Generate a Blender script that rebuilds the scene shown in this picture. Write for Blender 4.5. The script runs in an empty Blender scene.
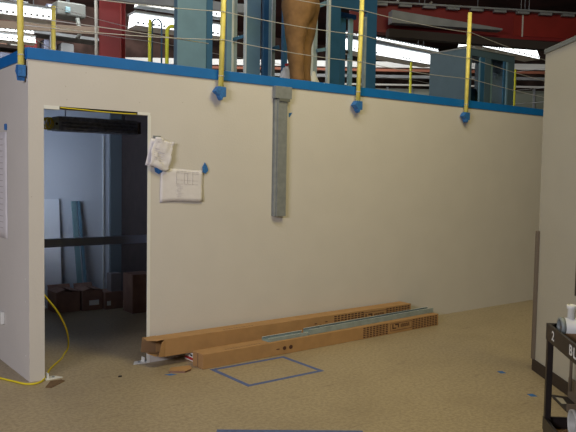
import bpy, bmesh, math, random
from mathutils import Vector, Matrix, noise
random.seed(7)
S = bpy.context.scene
COL = S.collection
PI = math.pi

# ------------------------------------------------------------------ camera
cam_data = bpy.data.cameras.new('camera')
cam = bpy.data.objects.new('camera', cam_data); COL.objects.link(cam)
yaw, pitch, roll = .653, -.060, .017
F = Vector((math.sin(yaw)*math.cos(pitch), math.cos(yaw)*math.cos(pitch), math.sin(pitch)))
R0 = Vector((math.cos(yaw), -math.sin(yaw), 0)); U0 = R0.cross(F)
R_ = R0*math.cos(roll)+U0*math.sin(roll); U_ = -R0*math.sin(roll)+U0*math.cos(roll)
CAM = Vector((-1.678, -5.482, 1.659))
M = Matrix((R_, U_, -F)).transposed().to_4x4(); M.translation = CAM
cam.matrix_world = M
cam_data.sensor_width = 36; cam_data.lens = 698.7/576*36
cam_data.clip_end = 200
S.camera = cam

# ------------------------------------------------------------------ world, lights, exposure
S.view_settings.view_transform = 'Standard'; S.view_settings.look = 'None'
S.view_settings.gamma = 1; S.view_settings.use_curve_mapping = False
S.view_settings.exposure = 0.08
w = bpy.data.worlds.new('world'); S.world = w; w.use_nodes = True
w.node_tree.nodes['Background'].inputs[0].default_value = (.75, .85, 1, 1)
w.node_tree.nodes['Background'].inputs[1].default_value = .05

def area(name, loc, target, size, sizey, power, color):
    l = bpy.data.lights.new(name, 'AREA'); l.shape = 'RECTANGLE'
    l.size = size; l.size_y = sizey; l.energy = power; l.color = color
    o = bpy.data.objects.new(name, l); COL.objects.link(o)
    o.location = loc
    o.rotation_euler = (Vector(target)-Vector(loc)).to_track_quat('-Z', 'Y').to_euler()
    return o
area('hall_lamp_light', (-5.6, -4.6, 3.2), (.8, 0, 1.6), 2.6, .9, 290, (1, .965, 1))
area('hall_lamp_light', (2.7, -3.4, 5.4), (3.9, -1.2, .6), 2.6, .8, 96, (1, .82, .20))
area('roof_lamp_light', (2.0, -2.6, 6.2), (3.4, 1.6, 3.0), 5.0, .6, 90, (1, .97, 1))
area('roof_lamp_light', (4.5, 5.5, 5.6), (4.5, 5.5, 0), 6.0, .5, 160, (.95, 1, 1))
area('far_fill_light', (7.5, 6.0, 6.6), (10.0, 9.5, 3.8), 8.0, .6, 170, (1, .97, .90))  # added fill to brighten the far mezzanine, no fixture of its own
area('far_fill_light', (1.0, 5.5, 6.6), (3.2, 9.0, 3.6), 4.0, .6, 200, (1, .97, .90))  # added fill for the dark background at the left
area('ceiling_fill_light', (6.5, 7.5, 5.0), (6.5, 7.6, 7.0), 7.0, 2.0, 260, (1, .9, .82))  # added fill, lifts the dark warehouse ceiling
area('ceiling_fill_light', (1.5, 7.5, 4.8), (1.5, 7.6, 7.0), 3.0, 1.0, 90, (1, .9, .82))  # second added ceiling fill, over the left side
area('far_fill_light', (4.0, 13.5, 6.4), (4.5, 17.8, 3.6), 9.0, .6, 260, (1, .9, .85))  # added wash to brighten the far wall
area('office_cool_fill', (.10, 1.95, 1.55), (1.7, 2.95, 1.75), 1.0, 1.1, 5.6, (.66, .80, 1)).data.spread = math.radians(110)  # unseen cool lamp added inside the office to light its back wall

# ------------------------------------------------------------------ materials
def mat(name, col, rough=.6, metal=0, noise_amt=0, nscale=20, bump=0, bscale=80, col2=None, spec=None, emit=None, estr=0):
    m = bpy.data.materials.new(name); m.use_nodes = True
    nt = m.node_tree; b = nt.nodes['Principled BSDF']
    b.inputs['Roughness'].default_value = rough; b.inputs['Metallic'].default_value = metal
    if spec is not None: b.inputs['Specular IOR Level'].default_value = spec
    c1 = tuple(col)+(1,)
    if noise_amt or col2:
        tc = nt.nodes.new('ShaderNodeTexCoord'); n = nt.nodes.new('ShaderNodeTexNoise')
        n.inputs['Scale'].default_value = nscale; n.inputs['Detail'].default_value = 5
        nt.links.new(tc.outputs['Object'], n.inputs['Vector'])
        mx = nt.nodes.new('ShaderNodeMix'); mx.data_type = 'RGBA'
        c2 = tuple(col2)+(1,) if col2 else tuple(max(0, x*(1-noise_amt)) for x in col)+(1,)
        mx.inputs[6].default_value = c1; mx.inputs[7].default_value = c2
        mr = nt.nodes.new('ShaderNodeMapRange'); mr.inputs[1].default_value = .35; mr.inputs[2].default_value = .65
        nt.links.new(n.outputs['Fac'], mr.inputs[0]); nt.links.new(mr.outputs[0], mx.inputs[0])
        nt.links.new(mx.outputs[2], b.inputs['Base Color'])
    else:
        b.inputs['Base Color'].default_value = c1
    if bump:
        tc = nt.nodes.new('ShaderNodeTexCoord'); n = nt.nodes.new('ShaderNodeTexNoise')
        n.inputs['Scale'].default_value = bscale; n.inputs['Detail'].default_value = 3
        bp = nt.nodes.new('ShaderNodeBump'); bp.inputs['Strength'].default_value = bump; bp.inputs['Distance'].default_value = .01
        nt.links.new(tc.outputs['Object'], n.inputs['Vector'])
        nt.links.new(n.outputs['Fac'], bp.inputs['Height']); nt.links.new(bp.outputs[0], b.inputs['Normal'])
    if emit:
        b.inputs['Emission Color'].default_value = tuple(emit)+(1,); b.inputs['Emission Strength'].default_value = estr
    return m

m_wall = mat('wall_paint', (.60, .575, .56), .75, noise_amt=.03, nscale=3, bump=.15, bscale=60)
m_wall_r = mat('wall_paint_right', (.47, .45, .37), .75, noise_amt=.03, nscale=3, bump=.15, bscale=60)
m_wall_in = mat('interior_wall_paint', (.62, .66, .74), .8, bump=.1)
m_part = mat('brown_partition', (.060, .042, .040), .8, noise_amt=.2, nscale=8)
m_band = mat('blue_trim', (.005, .15, .49), .5, noise_amt=.1, nscale=6)
m_yellow = mat('yellow_paint', (.95, .82, .20), .45, noise_amt=.15, nscale=14)
m_yellow2 = mat('bright_yellow_paint', (.88, .90, .07), .45)
m_tape = mat('blue_tape', (.03, .17, .50), .6, noise_amt=.3, nscale=60, bump=.3)
m_ftape = mat('blue_floor_tape', (.10, .15, .36), .7, noise_amt=.3, nscale=40)
m_cable = mat('steel_cable', (.55, .55, .56), .45, .3)
m_galv = mat('galvanised_steel', (.25, .27, .285), .5, .1, noise_amt=.18, nscale=18)
m_galv2 = mat('blue_galvanised_steel', (.33, .41, .44), .4, .15, noise_amt=.2, nscale=12)
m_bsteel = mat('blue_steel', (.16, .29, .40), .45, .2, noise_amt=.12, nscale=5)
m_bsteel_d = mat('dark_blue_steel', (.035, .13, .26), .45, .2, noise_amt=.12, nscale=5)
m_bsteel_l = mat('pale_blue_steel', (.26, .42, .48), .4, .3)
m_bright = mat('bright_steel_edge', (.75, .82, .85), .35, .3)  # brighter steel tone on some studs, edges and lips
m_boxgrey = mat('blue_grey_cabinet', (.075, .125, .165), .5, .1, noise_amt=.1, nscale=5)
m_card = mat('cardboard', (.41, .235, .10), .85, noise_amt=.12, nscale=9, bump=.1, bscale=120)
m_card_in = mat('darker_cardboard', (.22, .13, .065), .9)
m_card_d = mat('dark_cardboard', (.28, .16, .125), .9, noise_amt=.2, nscale=8)
m_ink = mat('brown_ink', (.07, .028, .018), .8)
m_white = mat('white_paper', (.70, .68, .73), .7, noise_amt=.05, nscale=12, bump=.3, bscale=18)
m_pink = mat('faint_print', (.50, .47, .50), .8)
m_red = mat('red_ink', (.45, .03, .03), .6)
m_wht = mat('white_plastic', (.72, .73, .72), .5)
m_pvc_end = mat('grey_pipe_end', (.22, .25, .26), .5)
m_black = mat('black_cart_steel', (.020, .015, .016), .42, noise_amt=.3, nscale=10)
m_base = mat('dark_rubber_base', (.030, .020, .016), .6)
m_trim = mat('grey_trim', (.15, .16, .15), .5, .2)
m_guard = mat('brown_grey_edge_guard', (.15, .12, .095), .5)
m_dark = mat('dark_recess', (.012, .010, .010), .8)
m_dfix = mat('dark_blue_metal', (.26, .29, .42), .5, .2, noise_amt=.4, nscale=30)
m_rail = mat('slate_rail', (.24, .28, .42), .5, .1)
m_cord = mat('yellow_cord', (.70, .58, .02), .5)
m_trous = mat('tan_trousers', (.24, .13, .05), .9, noise_amt=.3, nscale=9, bump=.5, bscale=25)
m_jacket = mat('dark_shirt', (.05, .06, .08), .9, noise_amt=.2)
m_skin = mat('skin', (.55, .33, .24), .6)
m_hair = mat('dark_hair', (.04, .025, .02), .8)
m_boot = mat('boot_leather', (.08, .05, .03), .7)
m_redst = mat('red_steel', (.20, .012, .014), .55, noise_amt=.2, nscale=3)
m_redbr = mat('bright_red_steel', (.24, .016, .012), .55, noise_amt=.35, nscale=1.5)
m_gsteel = mat('grey_steel', (.26, .28, .30), .5, .2, noise_amt=.25, nscale=4)
m_psteel = mat('pale_steel', (.5, .5, .47), .5, .1)
m_ceil = mat('dark_ceiling', (.085, .030, .026), .9, noise_amt=.7, nscale=.9)
m_far = mat('far_wall', (.12, .075, .065), .9, noise_amt=.8, nscale=1.4)
m_orange = mat('rusty_orange', (.36, .13, .08), .7, noise_amt=.3, nscale=2)
m_lamp = mat('fluorescent_glow', (.9, .9, .9), .5, emit=(.95, 1, 1), estr=2.6)
m_lamp2 = mat('soft_glow', (.9, .9, .9), .5, emit=(1, .97, .92), estr=.9)
m_refl = mat('white_reflector', (.75, .78, .8), .4)
m_deck = mat('deck_steel', (.18, .19, .2), .7)
m_pane = mat('greenish_pane', (.20, .22, .18), .3)
m_dirt = mat('brown_scrap', (.17, .10, .05), .9, noise_amt=.3, nscale=40)
m_glass = bpy.data.materials.new('added_window_glass'); m_glass.use_nodes = True
_g = m_glass.node_tree.nodes['Principled BSDF']; _g.inputs['Transmission Weight'].default_value = 1; _g.inputs['Roughness'].default_value = .02; _g.inputs['IOR'].default_value = 1.05

# floor: tan vinyl with fine speckle
m_floor = bpy.data.materials.new('speckled_vinyl_floor'); m_floor.use_nodes = True
nt = m_floor.node_tree; b = nt.nodes['Principled BSDF']
tc = nt.nodes.new('ShaderNodeTexCoord')
def nz(scale, detail=4):
    n = nt.nodes.new('ShaderNodeTexNoise'); n.inputs['Scale'].default_value = scale; n.inputs['Detail'].default_value = detail
    nt.links.new(tc.outputs['Object'], n.inputs['Vector']); return n
def rng(src, a, b_, c=0, d=1):
    r = nt.nodes.new('ShaderNodeMapRange'); nt.links.new(src, r.inputs[0])
    for i, v in enumerate((a, b_, c, d)): r.inputs[i+1].default_value = v
    return r.outputs[0]
def mix(fac, A, B):
    x = nt.nodes.new('ShaderNodeMix'); x.data_type = 'RGBA'; nt.links.new(fac, x.inputs[0])
    for s, v in ((6, A), (7, B)):
        if isinstance(v, tuple): x.inputs[s].default_value = v+(1,)
        else: nt.links.new(v, x.inputs[s])
    return x.outputs[2]
c = mix(rng(nz(38, 3).outputs['Fac'], .4, .6), (.40, .325, .215), (.31, .25, .165))
c = mix(rng(nz(90, 2).outputs['Fac'], .58, .72), c, (.46, .38, .25))
c = mix(rng(nz(1.3, 5).outputs['Fac'], .5, .75, 0, .35), c, (.21, .16, .10))
sc = nt.nodes.new('ShaderNodeMapping'); sc.inputs['Scale'].default_value = (.6, 5, 1); sc.inputs['Rotation'].default_value = (0, 0, .5)
nt.links.new(tc.outputs['Object'], sc.inputs[0])
n2 = nt.nodes.new('ShaderNodeTexNoise'); n2.inputs['Scale'].default_value = 5; n2.inputs['Detail'].default_value = 6
nt.links.new(sc.outputs[0], n2.inputs['Vector'])
c = mix(rng(n2.outputs['Fac'], .62, .70, 0, .3), c, (.10, .07, .05))
nt.links.new(c, b.inputs['Base Color']); b.inputs['Roughness'].default_value = .42
b.inputs['Specular IOR Level'].default_value = .35

# ------------------------------------------------------------------ helpers
class MB:
    def __init__(s): s.bm = bmesh.new(); s.mats = []
    def mi(s, m):
        if m not in s.mats: s.mats.append(m)
        return s.mats.index(m)
    def box(s, a, b, m, bev=0, M=None):
        a = Vector(a); b = Vector(b); i = s.mi(m)
        r = bmesh.ops.create_cube(s.bm, size=1, matrix=Matrix.Translation((a+b)/2) @ Matrix.Diagonal((*(b-a), 1)))
        vs = r['verts']
        fs = {f for v in vs for f in v.link_faces}
        if bev:
            es = list({e for v in vs for e in v.link_edges})
            r2 = bmesh.ops.bevel(s.bm, geom=es, offset=bev, segments=2, affect='EDGES', profile=.5)
            fs = {f for f in fs if f.is_valid} | set(r2['faces'])
        for f in fs: f.material_index = i
        if M is not None:
            vv = {v for f in fs for v in f.verts}
            for v in vv: v.co = M @ v.co
        return s
    def bar(s, p, q, wx, wy, m, bev=0):      # rectangular bar from p to q
        p = Vector(p); q = Vector(q); d = q-p
        up = Vector((0, 0, 1)) if abs(d.normalized().z) < .95 else Vector((0, 1, 0))
        x = d.cross(up).normalized(); y = x.cross(d).normalized()
        Mx = Matrix((x, y, d.normalized())).transposed().to_4x4(); Mx.translation = (p+q)/2
        L = d.length
        return s.box((-wx/2, -wy/2, -L/2), (wx/2, wy/2, L/2), m, bev, Mx)
    def tube(s, pts, r, m, n=8, cap=True, rs=None):
        pts = [Vector(p) for p in pts]; i = s.mi(m); rings = []
        t0 = (pts[1]-pts[0]).normalized()
        nrm = t0.orthogonal().normalized()
        for k, p in enumerate(pts):
            t = (pts[min(k+1, len(pts)-1)]-pts[max(k-1, 0)]).normalized()
            nrm = (nrm - t*nrm.dot(t)).normalized(); bn = t.cross(nrm)
            rr = rs[k] if rs else r
            rings.append([s.bm.verts.new(p+(nrm*math.cos(a)+bn*math.sin(a))*rr) for a in [2*PI*j/n for j in range(n)]])
        for a, b2 in zip(rings, rings[1:]):
            for j in range(n):
                f = s.bm.faces.new((a[j], a[(j+1) % n], b2[(j+1) % n], b2[j])); f.material_index = i; f.smooth = True
        if cap:
            for rg in (rings[0][::-1], rings[-1]):
                f = s.bm.faces.new(rg); f.material_index = i
        return s
    def prism(s, poly, z0, z1, m, axis='z', M=None):   # polygon extruded
        i = s.mi(m); A = []; B = []
        for (x, y) in poly:
            P = {'z': lambda k: (x, y, k), 'y': lambda k: (x, k, y), 'x': lambda k: (k, x, y)}[axis]
            a = Vector(P(z0)); b2 = Vector(P(z1))
            if M is not None: a = M @ a; b2 = M @ b2
            A.append(s.bm.verts.new(a)); B.append(s.bm.verts.new(b2))
        n = len(poly); fs = [s.bm.faces.new(A[::-1]), s.bm.faces.new(B)]
        for j in range(n): fs.append(s.bm.faces.new((A[j], A[(j+1) % n], B[(j+1) % n], B[j])))
        for f in fs: f.material_index = i
        return s
    def lathe(s, prof, m, M, n=20, close=False):
        i = s.mi(m); rings = []
        for (r, z) in prof: rings.append([s.bm.verts.new(M @ Vector((r*math.cos(2*PI*j/n), r*math.sin(2*PI*j/n), z))) for j in range(n)])
        prs = list(zip(rings, rings[1:])) + ([(rings[-1], rings[0])] if close else [])
        for a, b2 in prs:
            for j in range(n):
                f = s.bm.faces.new((a[j], a[(j+1) % n], b2[(j+1) % n], b2[j])); f.material_index = i; f.smooth = True
        return s
    def sheet(s, fn, nu, nv, m, th=.0012, n=(0, -1, 0)):   # curved thick sheet fn(u,v)->Vector
        i = s.mi(m); n = Vector(n); g = []
        for k in (0, 1):
            g.append([[s.bm.verts.new(Vector(fn(a/nu, b2/nv)) + n*th*k) for b2 in range(nv+1)] for a in range(nu+1)])
        for k in (0, 1):
            for a in range(nu):
                for b2 in range(nv):
                    f = s.bm.faces.new((g[k][a][b2], g[k][a+1][b2], g[k][a+1][b2+1], g[k][a][b2+1])); f.material_index = i; f.smooth = True
        def edge(seq):
            for (a, b2), (c2, d) in zip(seq, seq[1:]):
                f = s.bm.faces.new((g[0][a][b2], g[0][c2][d], g[1][c2][d], g[1][a][b2])); f.material_index = i
        edge([(a, 0) for a in range(nu+1)]); edge([(a, nv) for a in range(nu+1)])
        edge([(0, b2) for b2 in range(nv+1)]); edge([(nu, b2) for b2 in range(nv+1)])
        return s
    def build(s, name, parent=None, loc=None):
        bmesh.ops.recalc_face_normals(s.bm, faces=s.bm.faces)
        if loc is not None:
            for v in s.bm.verts: v.co -= Vector(loc)
        me = bpy.data.meshes.new(name); s.bm.to_mesh(me); s.bm.free()
        for m in s.mats: me.materials.append(m)
        o = bpy.data.objects.new(name, me); COL.objects.link(o)
        if loc is not None: o.location = loc
        if parent is not None:
            o.parent = parent
            if parent.type == 'EMPTY' or True: o.matrix_parent_inverse = world_of(parent).inverted()
        return o
def world_of(o):
    m = Matrix.LocRotScale(o.location, o.rotation_euler, o.scale)
    if o.parent: m = world_of(o.parent) @ o.matrix_parent_inverse @ m
    return m
def tag(o, label, cat, group=None, kind=None):
    o['label'] = label; o['category'] = cat
    if group: o['group'] = group
    if kind: o['kind'] = kind
    return o
def empty(name, loc, label, cat, group=None):
    o = bpy.data.objects.new(name, None); COL.objects.link(o); o.location = loc
    return tag(o, label, cat, group)
def struct(o): o['kind'] = 'structure'; return o
def copy_tree(o, parent=None):
    c2 = o.copy(); COL.objects.link(c2)
    if parent is not None: c2.parent = parent
    for ch in [x for x in bpy.data.objects if x.parent == o]: copy_tree(ch, c2)
    return c2
def smooth_path(pts, sub=8):
    pts = [Vector(p) for p in pts]; out = []
    for i in range(len(pts)-1):
        p0 = pts[max(i-1, 0)]; p1 = pts[i]; p2 = pts[i+1]; p3 = pts[min(i+2, len(pts)-1)]
        for k in range(sub):
            t = k/sub
            out.append(.5*((2*p1)+(p2-p0)*t+(2*p0-5*p1+4*p2-p3)*t*t+(3*p1-p0-3*p2+p3)*t**3))
    out.append(pts[-1]); return out

# ------------------------------------------------------------------ the setting
ZT = 2.5; XE = 9.3; YB = 3.0; T = .05
X1, X2, ZD = .118, 1.020, 2.136
struct(MB().box((-14, -14, -.1), (26, 18, 0), m_floor).build('floor'))
f = MB()                                                   # front wall with the door opening, one panel shell
f.box((0, 0, 0), (X1, T, ZT), m_wall)
f.box((X1, 0, ZD+.022), (X2, .012, ZT), m_wall); f.box((X1, .038, ZD), (X2, T, ZT), m_wall)
f.box((X2, 0, 0), (XE, T, ZT), m_wall)
f.box((X1, .012, ZD+.004), (X2, .038, ZT), m_dark)  # dark filler stands in for the shade inside the hollow header
for x, z in ((.29, 2.32), (.30, 2.215), (.92, 2.24), (.455, 2.44), (1.33, 2.27), (.02, 1.45)):
    f.tube([(x, .001, z), (x, -.001, z)], .0025, m_dirt, 8)
struct(f.build('wall_front'))
fl = MB()                                                  # left wall, an opening added towards the back for an unseen window
fl.box((0, T, 0), (T, 1.35, ZT), m_wall); fl.box((0, 2.55, 0), (T, YB, ZT), m_wall)
fl.box((0, 1.35, 0), (T, 2.55, .9), m_wall); fl.box((0, 1.35, 2.2), (T, 2.55, ZT), m_wall)
for z in (.62, .80, .19): fl.tube([(.001, .09, z), (-.003, .09, z)], .005, m_wht, 8)
struct(fl.build('wall_left'))
wn = MB()  # unseen window, added to account for the cool light in the office
for a, b2 in (((0, 1.35, .9), (T, 1.39, 2.2)), ((0, 2.51, .9), (T, 2.55, 2.2)), ((0, 1.39, .9), (T, 2.51, .94)), ((0, 1.39, 2.16), (T, 2.51, 2.2))): wn.box(a, b2, m_wht)
wo = struct(wn.build('added_window_1'))
MB().box((.02, 1.39, .94), (.026, 2.51, 2.16), m_glass).build('added_window_pane', wo)
struct(MB().box((T, YB, 0), (XE, YB+T, ZT), m_wall_in).build('wall_back'))
struct(MB().box((2.08, T, 0), (2.13, YB, 2.44), m_part).build('wall_partition'))
struct(MB().box((XE-T, T, 0), (XE, YB, ZT), m_wall).build('wall_end'))
struct(MB().box((T, T, 2.44), (XE-T, YB, 2.5), m_wall_in).build('ceiling'))
struct(MB().box((.02, .02, 2.5), (XE-.02, YB+.03, 2.545), m_deck).build('roof_deck'))
# blue fascia, front and left runs
struct(MB().box((-.006, -.012, 2.5), (XE+.01, .03, 2.588), m_band, .003).build('trim_1'))
struct(MB().box((-.014, .0305, 2.5), (.018, YB+.06, 2.588), m_band, .003).build('trim_2'))
# corner beads and jambs
jm = MB().box((X2-.024, -.0025, 0), (X2+.006, -.0002, ZD), m_wht); jm.box((X2-.0025, 0, 0), (X2-.0002, T, ZD), m_galv2)
struct(jm.build('trim_3'))
hd = MB().box((X1+.001, -.002, ZD-.004), (.24, T, ZD+.024), m_wht); hd.box((.905, -.002, ZD+.0005), (X2-.0001, T, ZD+.024), m_wht)
struct(hd.build('trim_4'))

# right wall, a separate run standing at an angle
A = Vector((3.655, -2.049, 0)); th = math.radians(-125.5); d = Vector((math.cos(th), math.sin(th), 0)); nr = Vector((-d.y, d.x, 0))
Mw = Matrix((d, nr, Vector((0, 0, 1)))).transposed().to_4x4(); Mw.translation = A     # local x along wall, y away from viewer
if nr.dot(A-CAM) < 0: Mw = Matrix((d, -nr, Vector((0, 0, 1)))).transposed().to_4x4(); Mw.translation = A
rw = MB().box((0, 0, 0), (3.2, .10, 2.71), m_wall_r, 0, Mw)
rw = struct(rw.build('wall_right'))
struct(MB().box((-.006, -.012, 2.705), (3.2, .11, 2.745), m_trim, .003, Mw).build('trim_5'))
struct(MB().box((-.014, -.024, .10), (.03, -.0005, 1.21), m_guard, .002, Mw).build('trim_6'))
struct(MB().box((-.010, -.014, 0), (3.2, -.0005, .10), m_base, .003, Mw).build('baseboard_right'))

# warehouse shell behind and above
struct(MB().box((-14, -14, 7.2), (26, 18, 7.4), m_ceil).build('ceiling_warehouse'))
struct(MB().box((-14, 17.8, 0), (26, 18, 7.2), m_far).build('wall_far'))
struct(MB().box((25.8, -14, 0), (26, 17.8, 7.2), m_far).build('wall_far_right'))
struct(MB().box((-14, -14, 0), (-13.8, 17.8, 7.2), m_far).build('wall_far_left'))
struct(MB().box((-13.8, -14, 0), (25.8, -13.8, 7.2), m_far).build('wall_behind'))

# ------------------------------------------------------------------ railing posts with tape, cables
def rail_post(p, top, label, group, r=.024, tape=True, m=m_yellow, foot=None, tip=None):
    p = Vector(p); t = Vector(tip) if tip else Vector((p.x+.005, p.y, top))
    o = empty('railing_post', p, label, 'railing post', group)
    MB().tube([p, t], r, m, 14).build('pole', o)
    MB().tube([t, t+Vector((0, 0, .006))], r*.8, m_dark, 14).build('cap', o)
    for z in foot or ():
        q = p+(t-p)*((z-p.z)/(t.z-p.z))
        MB().lathe([(r+.001, -.004), (r+.004, -.004), (r+.004, .004), (r+.001, .004)], m_cable, Matrix.Translation(q), 14, True).build('clamp_ring', o)
    return o
G1 = 'yellow railing posts along the front edge'
def tape_wrap(p, w, h, label, seed, ax='x'):
    random.seed(seed); px, py, pz = p
    prof = [(-w*.5, h), (w*.5, h*.97), (w*.5, h*.1), (w*.12, h*.06), (-w*.02, -h*.22), (-w*.25, -h*.02), (-w*.35, h*.2), (-w*.95, h*.55), (-w*.75, h*.75)]
    mb = MB()
    if ax == 'x':
        mb.prism([(px+a, pz+b2) for a, b2 in prof], py-.034, py+.030, m_tape, 'y')
    else:
        mb.prism([(py-a*1.0, pz+b2) for a, b2 in prof], px-.030, px+.026, m_tape, 'x')
    o = mb.build('tape_wrap'); b = o.modifiers.new('b', 'BEVEL'); b.width = .003; b.segments = 2
    return tag(o, label, 'tape', 'blue tape wraps at the feet of the posts')
for x, dx, top, lab, tl in ((1.693, .02, 3.63, 'yellow railing post taped to the wall front, between door and grey channel', 'blue tape wrapped at the foot of the post right of the papers'),
                    (3.380, .02, 3.63, 'yellow railing post in front of the blue steel frame right of the person', 'blue tape wrapped at the foot of the post right of the person'),
                    (5.150, .012, 3.62, 'yellow railing post in front of the blue grey cabinet on the roof', 'blue tape wrapped at the foot of the rightmost front post')):
    rail_post((x, -.042, 2.385), top, lab, G1, foot=(2.53,), tip=(x+dx*1.6, -.042, top))
    tape_wrap((x, -.042, 2.335), .078, .10, tl, int(x*10))
rail_post((-.040, .035, 2.37), 3.63, 'yellow railing post on the left side wall beside the wall corner', G1, foot=(2.53,), tip=(-.040, .075, 3.63))
tape_wrap((-.040, .035, 2.355), .06, .10, 'blue tape wrapped at the foot of the post by the wall corner', 5, 'y')
G2 = 'yellow railing posts along the rear edge'
for x, y, top, lab in ((1.19, 2.92, 3.60, 'yellow railing post on the rear edge, near the left lamps'),
                  (2.42, 2.88, 3.61, 'straight yellow railing post on the rear edge left of the yellow hoop'),
                  (7.30, 2.87, 3.60, 'yellow railing post on the rear edge left of the blue grey cabinet'),
                  (9.17, 2.10, 3.59, 'bright yellow railing post right of the blue grey cabinet')):
    rail_post((x, y, 2.545), top, lab, G2, r=.026 if x < 2 else .021, m=m_yellow2 if x > 2 else m_yellow)

def cable(name, pts, label, r=.0035, m=None, group='steel railing cables'):
    return tag(MB().tube(pts, r, m or m_cable, 6).build(name), label, 'cable', group)
yc = -.071
def span(xs, zs, y=yc, sag=.012):
    pts = []
    for (x0, z0), (x1, z1) in zip(zip(xs, zs), zip(xs[1:], zs[1:])):
        for k in range(8):
            t = k/8; s = sag*(x1-x0)
            pts.append((x0+(x1-x0)*t, y, z0+(z1-z0)*t-4*s*t*(1-t)))
    pts.append((xs[-1], y, zs[-1])); return pts
xs = (-.045, 1.70, 3.39, 5.17)
def tail(x, z, dz): return [(x+4.1*t, yc, z-dz*(1-(1-t)**2)) for t in [k/10 for k in range(1, 11)]]
cable('railing_cable', span(xs, (2.735, 2.852, 2.84, 2.835)) + tail(5.17, 2.835, .16), 'lowest thin steel cable running past the fronts of the front posts')
cable('railing_cable', span(xs, (3.00, 3.10, 3.115, 3.075)) + tail(5.17, 3.075, .20), 'middle thin steel cable running past the fronts of the front posts')
cable('railing_cable', span(xs, (3.28, 3.345, 3.37, 3.38)) + tail(5.17, 3.38, .25), 'highest thin steel cable running past the fronts of the front posts')
xr = (-.3, 1.19, 2.42, 7.30, 9.17)
cable('railing_cable', [(-.035, .12, 2.80)]+span(xr[1:], (3.35, 3.33, 3.30, 3.3), 2.83), 'upper thin steel cable of the rear railing behind the blue frames')
cable('railing_cable', [(-.035, .12, 2.74)]+span(xr[1:], (3.05, 3.02, 2.98, 3.0), 2.83), 'lower thin steel cable of the rear railing behind the blue frames')
cable('railing_cable', span((-.045, 1.19, 2.42), (3.27, 3.57, 3.45), 2.83), 'topmost steel cable left of the blue cabinet, over the red column')
cable('railing_cable', [(-.045, -.06, 2.80), (.7, -.06, 2.806), (1.55, -.06, 2.80)], 'thin steel cable second from below, between the corner post and the next')
for z, lab in ((3.55, 'upper'), (3.22, 'middle'), (2.98, 'lower')):
    cable('railing_cable', [(9.17, 2.06, z), (9.24, 1.0, z), (9.26, -.04, z)], lab+' steel cable of the short end rail at the far right', group='cables of the end rail')

# ------------------------------------------------------------------ things on the front wall
ch = empty('metal_channel', (2.385, -.002, 1.247), 'tall grey metal channel fixed upright to the front wall under the blue band', 'metal channel')
MB().box((2.308, -.0035, 1.25), (2.47, -.0005, 2.499), m_galv, .001).build('back_plate', ch)
MB().prism([(2.318, -.0035), (2.318, -.030), (2.330, -.034), (2.338, -.034), (2.338, -.050), (2.448, -.050), (2.448, -.034), (2.456, -.0035)], 1.247, 2.37, m_galv, 'z').build('channel_body', ch)
MB().prism([(2.302, -.001), (2.302, -.052), (2.496, -.056), (2.496, -.001)], 2.385, 2.4995, m_galv, 'z').build('top_cover', ch)
MB().prism([(2.345, -.0035), (2.345, -.062), (2.47, -.062), (2.47, -.0035)], 2.355, 2.385, m_trim, 'z').build('clamp_lip', ch)
t = MB(); t.prism([(2.502, 2.255), (2.545, 2.262), (2.528, 2.235), (2.512, 2.215), (2.503, 2.22)], -.002, -.0004, m_tape, 'y')
tag(t.build('tape_scrap'), 'small blue tape scrap on the wall just right of the grey channel', 'tape')

# papers
random.seed(3)
def paper1(u, v):
    bl, br, tl, tr2 = (.987, 1.707), (1.178, 1.664), (1.045, 1.955), (1.233, 1.915)
    x = (bl[0]*(1-u)+br[0]*u)*(1-v)+(tl[0]*(1-u)+tr2[0]*u)*v; z = (bl[1]*(1-u)+br[1]*u)*(1-v)+(tl[1]*(1-u)+tr2[1]*u)*v
    n = noise.noise(Vector((u*3.2, v*3.6, 2)))
    return (x+.008*math.sin(v*9)*(1-u), -.028-.022*abs(n)-.012*abs(math.sin(3*u+4*v)), z+.008*math.sin(u*7))
pb = MB().sheet(paper1, 12, 14, m_white)
for k in range(9):
    v = .25+.075*k; a = Vector(paper1(.15, v)); b2 = Vector(paper1(.8, v))
    pb.bar(a+Vector((0, -.004, 0)), a+(b2-a)*random.uniform(.4, 1)+Vector((0, -.004, 0)), .0015, .003, m_pink)
pp = tag(pb.build('hanging_papers'), 'crumpled bundle of white papers hung at the right edge of the doorway', 'paper')
def sheet2(u, v): return (1.015+.19*u-.045*(1-v)+.01*v, -.006-.004*math.sin(6*v+u*2), 1.715+.23*v-.03*u)
MB().sheet(sheet2, 8, 8, m_white).build('rear_sheet', pp)
o = MB().box((1.045, -.010, 1.948), (1.115, -.001, 1.968), m_galv, .002, None); 
tag(o.build('wall_clip'), 'small grey metal clip above the crumpled papers', 'clip')
def paper2(u, v): return (1.118+.425*u+(-.006*(1-v)), -.004-.004*abs(math.sin(2.5*u+1.5*v))-.010*u*(1-v)**2, 1.393+.29*v+.006*math.sin(u*5)+.012*u*(1-v))
pb = MB().sheet(paper2, 14, 8, m_white)
def pl(u0, v0, u1, v1, wd=.0028):
    a = Vector(paper2(u0, v0)); b2 = Vector(paper2(u1, v1)); a.y -= .0036; b2.y -= .0036
    pb.bar(a, b2, .0010, wd, m_pink)
for v in (.93, .88, .66, .54): 
    for k in range(6): pl(.36+k*.09, v, .36+k*.09+.07, v)
for u in (.36, .54, .62, .74): pl(u, .55, u, .90, .0022)
for k in range(8): pl(.36+.02*(k % 3), .50-.05*k, .46+.02*((k*7) % 4), .50-.05*k, .0022)
tag(pb.build('wall_drawing'), 'white printed sheet with a table taped flat to the wall', 'paper')
t = MB().prism([(1.552, 1.752), (1.58, 1.708), (1.588, 1.675), (1.560, 1.650), (1.532, 1.664), (1.528, 1.71)], -.016, -.0125, m_tape, 'y')
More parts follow.
